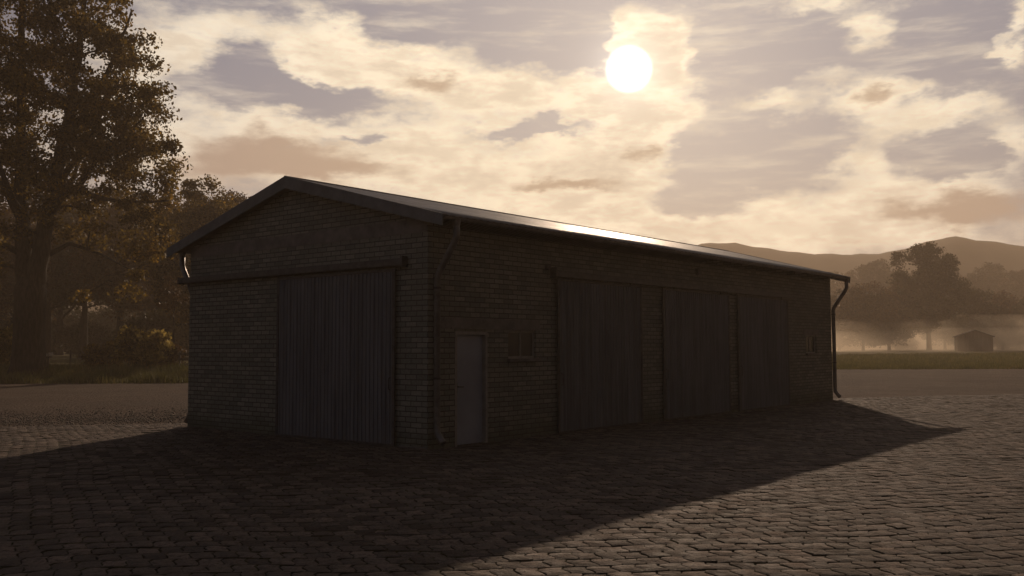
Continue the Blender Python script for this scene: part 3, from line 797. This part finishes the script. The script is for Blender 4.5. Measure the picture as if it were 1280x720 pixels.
def copy_tree(src, name, loc, rz, s):
    c = src.copy(); c.name = name; col.objects.link(c); c.location = loc; c.rotation_euler = (0, 0, rz)
    c.scale = s if hasattr(s, '__len__') else (s, s, s)
    for ch in src.children:
        d = ch.copy(); col.objects.link(d); d.parent = c
    return c

# the old tree at the left edge of the yard
bx, by = -25.7, 49.8
big = make_tree('broadleaf_tree', (bx, by, gz(bx, by) - .06), 5,
    limbs=[([(-.30, 0, 5.0), (-.55, .1, 7.5), (-.8, .2, 11), (-.75, .1, 15), (-.9, 0, 20), (-.7, 0, 24.5)], .42, .09, 12),
           ([(.30, 0, 5.0), (.62, 0, 7.5), (1.2, -.1, 10), (1.7, -.2, 13), (2.3, -.2, 17), (2.6, 0, 22)], .52, .08, 12),
           ([(.7, 0, 8.2), (1.6, -.3, 9.5), (2.6, -.5, 9.9), (3.9, -.4, 9.5), (5.3, -.2, 9.3), (7.3, 0, 9.4)], .26, .05, 9),
           ([(2.6, -.5, 9.9), (3.4, -.7, 11.0), (4.6, -.6, 12.4), (6.0, -.4, 13.8)], .15, .05, 8),
           ([(1.1, -.1, 9.6), (1.9, .5, 11.5), (2.7, 1.0, 13.6), (3.9, 1.2, 16.5)], .24, .06, 9),
           ([(1.6, -.2, 12.6), (3.2, -.6, 14.5), (4.6, -.8, 17.2), (5.4, -.8, 19.5)], .22, .05, 8),
           ([(-.6, .1, 8.4), (-2.0, .6, 10.5), (-4.0, .8, 12.2), (-6.5, .6, 13.5)], .26, .05, 8),
           ([(-.5, 0, 6.6), (-1.8, -.4, 7.2), (-3.6, -.4, 7.6), (-5.6, -.2, 7.2)], .2, .04, 8),
           ([(.5, .1, 6.4), (1.9, .4, 7.1), (3.6, .6, 6.6), (5.4, .4, 5.6)], .17, .03, 7),
           ([(0, .2, 7), (.2, 2.0, 9.5), (.4, 4.2, 12), (.2, 6, 14)], .28, .05, 8),
           ([(0, -.2, 7.5), (-.4, -1.8, 10), (-.6, -3.8, 12.5), (-.4, -5.5, 15)], .2, .04, 8)],
    ellipsoids=[(0, 0, 17.5, 5.6, 5.4, 7.2), (3.8, 0, 14.8, 3.4, 4, 3.6), (5.7, 0, 13.2, 2.6, 3.2, 2.6), (3.3, 0, 18.6, 2.5, 3, 2.6), (2.6, 0, 21, 2.2, 2.4, 2.0), (5.2, 0, 10.8, 3.2, 3.4, 2.6), (-5, 0, 12.5, 4.6, 4.4, 5.4), (1.5, 0, 10.2, 5, 4.6, 3.0),
                (4.7, .2, 7.3, 2.9, 2.2, 1.7), (5.2, .3, 5.0, 1.1, 1.4, .9), (3.0, .3, 4.7, 1.1, 1.1, .8), (-4.5, -.2, 6.4, 3.6, 2.6, 2.0), (-3.2, 0, 3.6, 1.4, 1.4, 1.2), (6.4, 0, 8.2, 1.6, 1.8, 2.0), (7.0, .2, 6.2, .9, 1, .8)],
    n_clumps=560, leaves_per=165, leaf_size=.21, sigma=.56,
    trunk_pts=[(-.04, 0, -.1), (-.02, 0, .25), (0, 0, .8), (0, 0, 2), (.02, 0, 3.5), (.02, 0, 4.6), (0, 0, 5.3)], trunk_r=[1.16, .98, .86, .80, .78, .80, .62], leafmat='leaf_autumn')
tag(big, 'huge old broadleaf tree with brown autumn leaves at the left edge of the yard', 'tree')

def gen_tree(name, loc, seed, H, Rr, leafmat, n_clumps=150, lp=110, ls=.34, sg=.85, bottom=.28, rz=0, ell=None):
    tr_ = H * .017 + .05
    zc = H * (bottom + 1) / 2; rz_ = H * (1 - bottom) / 2
    rs = random.Random(seed)
    lim = [([(0, 0, H * .2), (rs.uniform(-.4, .4), rs.uniform(-.4, .4), H * .5), (rs.uniform(-.8, .8), rs.uniform(-.8, .8), H * .9)], tr_ * .8, .05, 8)]
    for k in range(6):
        a = k * 1.05 + rs.uniform(0, .6); z0 = H * rs.uniform(.22, .5); q = Rr * rs.uniform(.55, .8)
        lim.append(([(0, 0, z0), (math.cos(a) * q * .4, math.sin(a) * q * .4, z0 + H * .12), (math.cos(a) * q, math.sin(a) * q, z0 + H * rs.uniform(.15, .32))], tr_ * .45, .04, 6))
    own = ell is None
    if own: ell = [(0, 0, zc, Rr * .72, Rr * .72, rz_)]
    for k in range(6 if own else 0):
        a = k * 1.05 + rs.uniform(0, .8); q = Rr * rs.uniform(.35, .6); ell.append((math.cos(a) * q, math.sin(a) * q, H * rs.uniform(bottom + .12, .82), Rr * rs.uniform(.3, .48), Rr * rs.uniform(.3, .48), H * rs.uniform(.1, .17)))
    return make_tree(name, loc, seed, lim, ell, n_clumps, lp, ls, sg, [(0, 0, -.3), (0, 0, .3), (0, 0, H * .12), (0, 0, H * .24)], [tr_ * 1.5, tr_ * 1.1, tr_, tr_ * .85], leafmat, rz)
def at(px, y):  # along the view azimuth of that column, at distance y
    return (px - 640) / 1169.8 * y
GT = 'trees standing in the haze beyond the yard'
def put(o, label, group, cat='tree'):
    tag(o, label, cat, group); return o
# right: tall tree and its lower neighbours at the edge of the meadow
x, y = at(1160, 172), 172
tall = gen_tree('broadleaf_tree', (x, y, gz(x, y)), 21, 20.2, 8.6, 'leaf_olive', 300, 120, .42, .9, ell=[(-4.6, 0, 16.6, 1.9, 2.4, 2.2), (.2, 0, 17.4, 2.6, 2.8, 2.6), (3.6, .5, 15.0, 2.6, 3, 2.8), (0, 0, 12.6, 5.4, 5, 3.0), (-5.6, 0, 12.4, 2.2, 2.4, 2.2), (5.2, 0, 10.8, 2.4, 3, 2.6), (-1, 0, 7.4, 5.6, 5, 3), (4.8, 1, 6.6, 3.4, 3.4, 2.8), (-1, 1, 4.6, 3.4, 3, 1.6)])
put(tall, 'tallest tree on the right, standing up above the hills behind the small shed', GT)
x, y = at(1110, 176), 176
ta = gen_tree('broadleaf_tree', (x, y, gz(x, y)), 22, 13.2, 7.4, 'leaf_rust', 270, 125, .42, .95, .07)
put(ta, 'low round tree just left of the tallest tree on the right', GT)
x, y = at(1212, 184), 184
tb = gen_tree('broadleaf_tree', (x, y, gz(x, y)), 23, 13.4, 7.0, 'leaf_olive', 250, 125, .42, .95, .07)
put(tb, 'round tree directly above the small shed', GT)
rgt = [(1078, 168, 11.8, ta, 'low tree seen just past the far downpipe of the barn'), (1252, 186, 11.6, ta, 'low tree right of the small shed near the frame edge'),
       (1292, 178, 10.2, tb, 'tree cut by the right edge of the photo'), (1048, 180, 12.2, tb, 'tree showing beside the barn roof corner'),
       (1180, 196, 12.4, ta, 'tree half hidden behind the tallest tree, towards the shed'), (1330, 190, 13, tall, 'tree outside the right edge in the haze')]
for px, y, hh, src, lb in rgt[:5]:
    x = at(px, y); base = {ta: 13.2, tb: 13.4, tall: 20.2}[src]
    put(copy_tree(src, 'broadleaf_tree', (x, y, gz(x, y)), random.uniform(0, 6), hh / base), lb, GT)
# far ones on the foot of the hills, washed out by the haze
far = [(1092, 300, 23, 'far pale tree low on the slope between barn roof and tallest tree'), (1066, 310, 20, 'far pale tree just above the barn roof corner'), (1118, 325, 22, 'faint far tree left of the tallest tree crown'),
       (1238, 300, 22, 'faint far tree right of the tallest tree'), (1262, 310, 20, 'faint far tree near the right frame edge'), (1030, 330, 22, 'faint far tree behind the barn roof end'), (1284, 300, 21, 'faint far tree cut by the right frame edge'),
       (1212, 330, 21, 'faint far tree behind the crown above the shed')]
for k, (px, y, hh, lb) in enumerate(far):
    x = at(px, y); src = (tall, ta, tb)[k % 3]; base = {ta: 13.2, tb: 13.4, tall: 20.2}[src]
    put(copy_tree(src, 'broadleaf_tree', (x, y, gz(x, y)), random.uniform(0, 6), (hh / base * 1.4, hh / base * 1.4, hh / base * 1.25)), lb, GT)
# small lone tree out in the mist
x, y = at(1077, 262), 262
put(copy_tree(tb, 'broadleaf_tree', (x, y, gz(x, y)), 2, (.42, .42, .42)), 'small lone tree in the bright mist right of the barn', GT)

# left: woods behind the old tree
GL = 'autumn trees behind the old tree at the left'
x, y = at(242, 72), 72
l1 = gen_tree('broadleaf_tree', (x, y, gz(x, y)), 31, 14.6, 4.8, 'leaf_autumn', 290, 150, .24, .62, .2)
put(l1, 'tree whose crown peeks out between the old tree and the barn roof', GL)
x, y = at(150, 92), 92
l2 = gen_tree('broadleaf_tree', (x, y, gz(x, y)), 32, 17, 5.8, 'leaf_rust', 240, 130, .28, .75, .3)
put(l2, 'rusty tree behind the right half of the old tree crown', GL)
x, y = at(60, 100), 100
l3 = gen_tree('broadleaf_tree', (x, y, gz(x, y)), 33, 18, 6.4, 'leaf_olive', 240, 130, .3, .8, .28)
put(l3, 'dark tree directly behind the old tree trunk', GL)
lft = [(-20, 84, 1.0, l2, 'tree cut by the left edge of the photo'), (105, 104, 1.05, l3, 'tree between the old trunk and the yellow bush, far back'), (190, 108, 1.05, l2, 'tree far back above the yellow bush'),
       (232, 112, 1.0, l3, 'tree far back beside the barn gable'), (20, 112, 1.1, l1, 'tree far back left of the old trunk'), (270, 118, 1.0, l2, 'tree hidden mostly behind the barn gable'),
       (75, 126, 1.2, l2, 'tree furthest back behind the old trunk'), (150, 130, 1.2, l3, 'tree furthest back behind the thin fence posts'), (215, 134, 1.1, l1, 'tree furthest back next to the barn corner'),
       (258, 82, 1.02, l1, 'tree just behind the left slope of the barn roof'), (296, 80, .86, l2, 'tree behind the barn gable, mostly hidden by it')]
for px, y, s, src, lb in lft:
    x = at(px, y); put(copy_tree(src, 'broadleaf_tree', (x, y, gz(x, y)), random.uniform(0, 6), (s * 1.15, s * 1.15, s)), lb, GL)

# bushes
def make_bush(name, loc, seed, Rx, H, mat, n_clumps=70, lp=130, ls=.15, sg=.34):
    rs = random.Random(seed); lim = []
    for k in range(9):
        a = rs.uniform(0, 6.28); q = Rx * rs.uniform(.3, .8)
        lim.append(([(0, 0, 0), (math.cos(a) * q * .5, math.sin(a) * q * .5, H * .4), (math.cos(a) * q, math.sin(a) * q, H * rs.uniform(.55, .9))], .035, .01, 5))
    ell = [(0, 0, H * .45, Rx * .8, Rx * .6, H * .5, .1)] + [(rs.uniform(-.6, .6) * Rx, rs.uniform(-.3, .3) * Rx, H * rs.uniform(.3, .7), Rx * .35, Rx * .35, H * .3, .1) for _ in range(5)]
    o = make_tree(name, loc, seed, lim, ell, n_clumps, lp, ls, sg, [(0, 0, -.1), (0, 0, .05), (0, 0, .2)], [.09, .08, .05], mat)
    for c in o.children:
        if c.name.startswith('trunk'): c.name = 'stem'
        else: c.name = 'foliage'
    return o
GB = 'bushes on the grass bank'
x, y = at(178, 53.5), 53.5
put(make_bush('bush', (x, y, gz(x, y)), 41, 1.75, 2.75, 'leaf_yellow', 95, 75, .26), 'rounded yellow brown bush in front of the woods', GB, 'bush')
x, y = at(128, 54.5), 54.5
put(make_bush('bush', (x, y, gz(x, y)), 42, 1.2, 1.7, 'leaf_autumn', 55), 'lower darker bush between the fence post and the yellow bush', GB, 'bush')
x, y = at(-2, 54), 54
put(make_bush('bush', (x, y, gz(x, y)), 43, 1.15, 2.5, 'leaf_yellow', 65, 75, .26), 'yellow bush left of the old trunk at the photo edge', GB, 'bush')
x, y = at(216, 54), 54
put(make_bush('bush', (x, y, gz(x, y)), 44, .85, 1.3, 'leaf_rust', 30), 'small rusty bush next to the thin sapling', GB, 'bush')
# undergrowth filling the edge of the woods
GU = 'undergrowth thickets below the woods'
x, y = at(120, 118), 118
und = make_bush('thicket', (x, y, gz(x, y)), 46, 5.2, 4.2, 'leaf_olive', 120, 120, .30, .75)
put(und, 'dark thicket behind the yellow bush', GU, 'thicket')
for px, yy, s, lb in ((30, 116, 1.2, 'dark thicket behind the old trunk'), (206, 112, 1.1, 'dark thicket behind the sapling'), (88, 150, 1.9, 'dark thicket furthest back, seen just right of the old trunk'), (165, 156, 1.9, 'dark thicket furthest back above the yellow bush'), (-30, 74, 1.0, 'dark thicket cut by the left photo edge'), (240, 92, 1.3, 'dark thicket further back beside the barn gable')):
    x = at(px, yy); put(copy_tree(und, 'thicket', (x, yy, gz(x, yy)), random.uniform(-.4, .4), s), lb, GU, 'thicket')
for px, yy, s, lb in ((1128, 205, .8, 'low thicket in the mist left of the tallest tree trunk'), (1258, 200, .9, 'low thicket in the mist right of the small shed'), (1062, 200, .75, 'low thicket in the mist beside the far downpipe')):
    x = at(px, yy); put(copy_tree(und, 'thicket', (x, yy, gz(x, yy)), random.uniform(-.4, .4), (s, s, s * .8)), lb, GU, 'thicket')
# thin sapling
x, y = at(217, 57), 57
sp_ = make_tree('sapling', (x, y, gz(x, y)), 45, [([(0, 0, 2.8), (.05, 0, 3.8), (.0, .05, 5.2)], .05, .015, 6)], [(0, 0, 4.6, .9, .9, 1.3)], 22, 60, .16, .3,
    [(0, 0, -.1), (0, 0, .2), (.02, 0, 1.5), (0, 0, 3.0)], [.09, .07, .06, .05], 'leaf_rust')
tag(sp_, 'thin bare stemmed sapling close to the barn corner', 'tree')

# grass banks
def grass(name, n, fx, hmin, hmax, wid, lab):
    P = fx(n); n = len(P)
    h = rng.uniform(hmin, hmax, n) * (0.6 + .8 * (np.sin(P[:, 0] * 1.7 + np.sin(P[:, 1] * 2)) * .5 + .5))
    a = rng.uniform(0, 2 * np.pi, n); dx = np.cos(a) * wid; dy = np.sin(a) * wid
    lean = rng.normal(0, .28, (n, 2)) * h[:, None]
    z = terrain(P[:, 0], P[:, 1]) - .02
    v0 = np.stack([P[:, 0] - dx, P[:, 1] - dy, z], 1); v1 = np.stack([P[:, 0] + dx, P[:, 1] + dy, z], 1); v2 = np.stack([P[:, 0] + lean[:, 0], P[:, 1] + lean[:, 1], z + h], 1)
    o = np_mesh(name, np.stack([v0, v1, v2], 1).reshape(-1, 3), np.arange(3 * n).reshape(-1, 3), M['grass'])
    tag(o, lab, 'grass', kind='stuff')
def f_left(n):
    y = 47.6 + rng.exponential(2.6, n) + rng.normal(0, .28, n) - rng.exponential(.25, n); x = rng.uniform(-44, -6, n)
    k = (y < 62); return np.stack([x[k], y[k]], 1)
def f_right(n):
    y = 70.5 + rng.uniform(0, 1, n) ** 1.6 * 46 + rng.normal(0, .5, n); x = rng.uniform(1, 22, n) + (y - 70) * .55 + rng.uniform(0, 48, n)
    return np.stack([x, y], 1)
grass('grass', 60000, f_left, .10, .5, .028, 'tall rough grass on the bank under the old tree')
grass('grass', 90000, f_right, .10, .34, .03, 'rough green grass strip along the far edge of the yard')

# fence and little sign
fx0 = at(89, 55)
fence = empty('wire_fence', (fx0, 55, gz(fx0, 55))); tag(fence, 'low weathered post and wire fence behind the bushes', 'fence')
for k in range(-3, 5):
    xx = k * 2.6; MB().tube([(xx, 0, -.2), (xx + random.uniform(-.03, .03), 0, 1.12)], [.055, .05], 8).build('post', M['post'], fence)
mb = MB()
for z in (.35, .7, 1.0): mb.tube([(-7.8, -.06, z), (0, -.06, z - .03), (10.4, -.06, z)], .012, 5)
mb.build('wire', M['steel'], fence)
sx, sy = at(61.5, 50.5), 50.5
sg = empty('small_sign', (sx, sy, gz(sx, sy))); tag(sg, 'thin post with two small pale plates beside the old trunk', 'sign')
MB().box(-.03, .03, -.03, .03, -.1, 1.0).build('post', M['post'], sg)
MB().extrude([(-.24, -.04, .90), (-.02, -.04, .92), (-.02, -.04, 1.06), (-.24, -.04, 1.04)], (0, .02, 0)).build('plate', M['board'], sg)
MB().extrude([(.03, -.06, .93), (.30, -.06, .97), (.27, -.06, 1.13), (.03, -.06, 1.10)], (0, .02, 0)).build('plate', M['board'], sg)
# low plank fence between bush and barn
px_ = at(231, 52)
bd = empty('plank_fence', (px_, 53, gz(px_, 53))); tag(bd, 'short grey plank fence section by the barn corner', 'fence')
for xx in (-.6, .6, 1.8): MB().box(xx - .05, xx + .05, -.05, .05, -.1, 1.05).build('post', M['post'], bd)
for z in (.25, .55, .85): MB().box(-.7, 1.9, -.085, -.052, z, z + .13).build('plank', M['post'], bd)

# far shed in the mist
x, y = at(1215.5, 142), 142
shed = empty('field_shed', (x, y, gz(x, y)), R(-19)); tag(shed, 'small dark gabled shed under the trees on the right', 'shed')
MB().box(-2.4, 2.4, -2, 2, -.3, 2.2).add([(-2.4, -2, 2.2), (2.4, -2, 2.2), (0, -2, 3.1), (-2.4, 2, 2.2), (2.4, 2, 2.2), (0, 2, 3.1)], [(0, 1, 2), (3, 5, 4)]).build('wall', M['shed_wall'], shed)
for s in (1, -1):
    pl = [(s * 2.65, -2.2, 2.12), (0, -2.2, 3.13), (0, -2.2, 3.22), (s * 2.65, -2.2, 2.21)]
    MB().extrude(pl if s > 0 else pl[::-1], (0, 4.4, 0)).build('roof', M['shed_roof'], shed)
MB().box(-.9, .9, -2.05, -2.002, 0, 1.9).build('door', M['timber'], shed)

# mist bank: flat lens lying in the meadow beyond the first trees
vs = []; fs = []; nu, nv = 28, 10
for i in range(nv + 1):
    th = math.pi * i / nv
    for k in range(nu):
        a = 2 * math.pi * k / nu; vs.append((math.sin(th) * math.cos(a), math.sin(th) * math.sin(a), math.cos(th)))
for i in range(nv):
    for k in range(nu): fs.append((i * nu + k, (i + 1) * nu + k, (i + 1) * nu + (k + 1) % nu, i * nu + (k + 1) % nu))
for (sx_, sy_, sz_, ox, oy, q, lb) in ((140, 82, 4.9, 100, 210, .55, 'bright low mist lying on the meadow beyond the shed'), (165, 88, 7.8, 112, 214, .36, 'thin upper veil of mist between the trunks of the far trees')):
    mv = MB(); mv.add([(x * sx_, y * sy_, z * sz_) for x, y, z in vs], fs)
    ms = mv.build('mist', volume_mat('ground_mist', MIST * q, (1, .86, .68), .6)); ms.location = (ox, oy, .8)
    tag(ms, lb, 'mist', kind='stuff')

# loose stones and leaf litter where the gravel meets the pavers
n = 16000
t_ = rng.uniform(0, 1, n); lx = -6 - 26 * t_; ly = 22.6 - 6.2 * t_ + rng.normal(0, .6, n) + np.abs(rng.normal(0, 2.4, n))
m_ = 0; t2 = rng.uniform(0, 1, m_); lx = np.concatenate([lx, 13 + 34 * t2]); ly = np.concatenate([ly, 32.6 + 9 * t2 + rng.normal(0, 1.2, m_)])
n = len(lx); s = rng.uniform(.008, .024, n)
oct_ = np.array([(1, 0, 0), (0, 1, 0), (-1, 0, 0), (0, -1, 0), (0, 0, .8), (0, 0, -.4)])
of = np.array([(0, 1, 4), (1, 2, 4), (2, 3, 4), (3, 0, 4), (1, 0, 5), (2, 1, 5), (3, 2, 5), (0, 3, 5)])
ra = rng.uniform(0, 6.28, n); ca, sa = np.cos(ra), np.sin(ra)
Vb = oct_[None] * (s[:, None] * rng.uniform(.7, 1.4, (n, 1)))[:, :, None] * rng.uniform(.7, 1.3, (n, 6, 3))
Vx = Vb[..., 0] * ca[:, None] - Vb[..., 1] * sa[:, None] + lx[:, None]; Vy = Vb[..., 0] * sa[:, None] + Vb[..., 1] * ca[:, None] + ly[:, None]
Vv = np.stack([Vx, Vy, Vb[..., 2] + .012], 2).reshape(-1, 3); Ff = (of[None] + 6 * np.arange(n)[:, None, None]).reshape(-1, 3)
st = np_mesh('gravel_stones', Vv, Ff, M['stone']); tag(st, 'loose stones scattered along the edge of the pavers', 'gravel', kind='stuff')

# ------------------------------------------------------------------ render settings
sc.view_settings.view_transform = 'Standard'; sc.view_settings.look = 'None'; sc.view_settings.gamma = 1; sc.view_settings.exposure = EXPOSURE
sc.view_settings.use_curve_mapping = False
sc.render.engine = 'CYCLES'
cy = sc.cycles; cy.use_denoising = True; cy.max_bounces = 6; cy.volume_bounces = 1; cy.transparent_max_bounces = 6; cy.use_adaptive_sampling = True; cy.adaptive_threshold = .015
cy.sample_clamp_indirect = 4
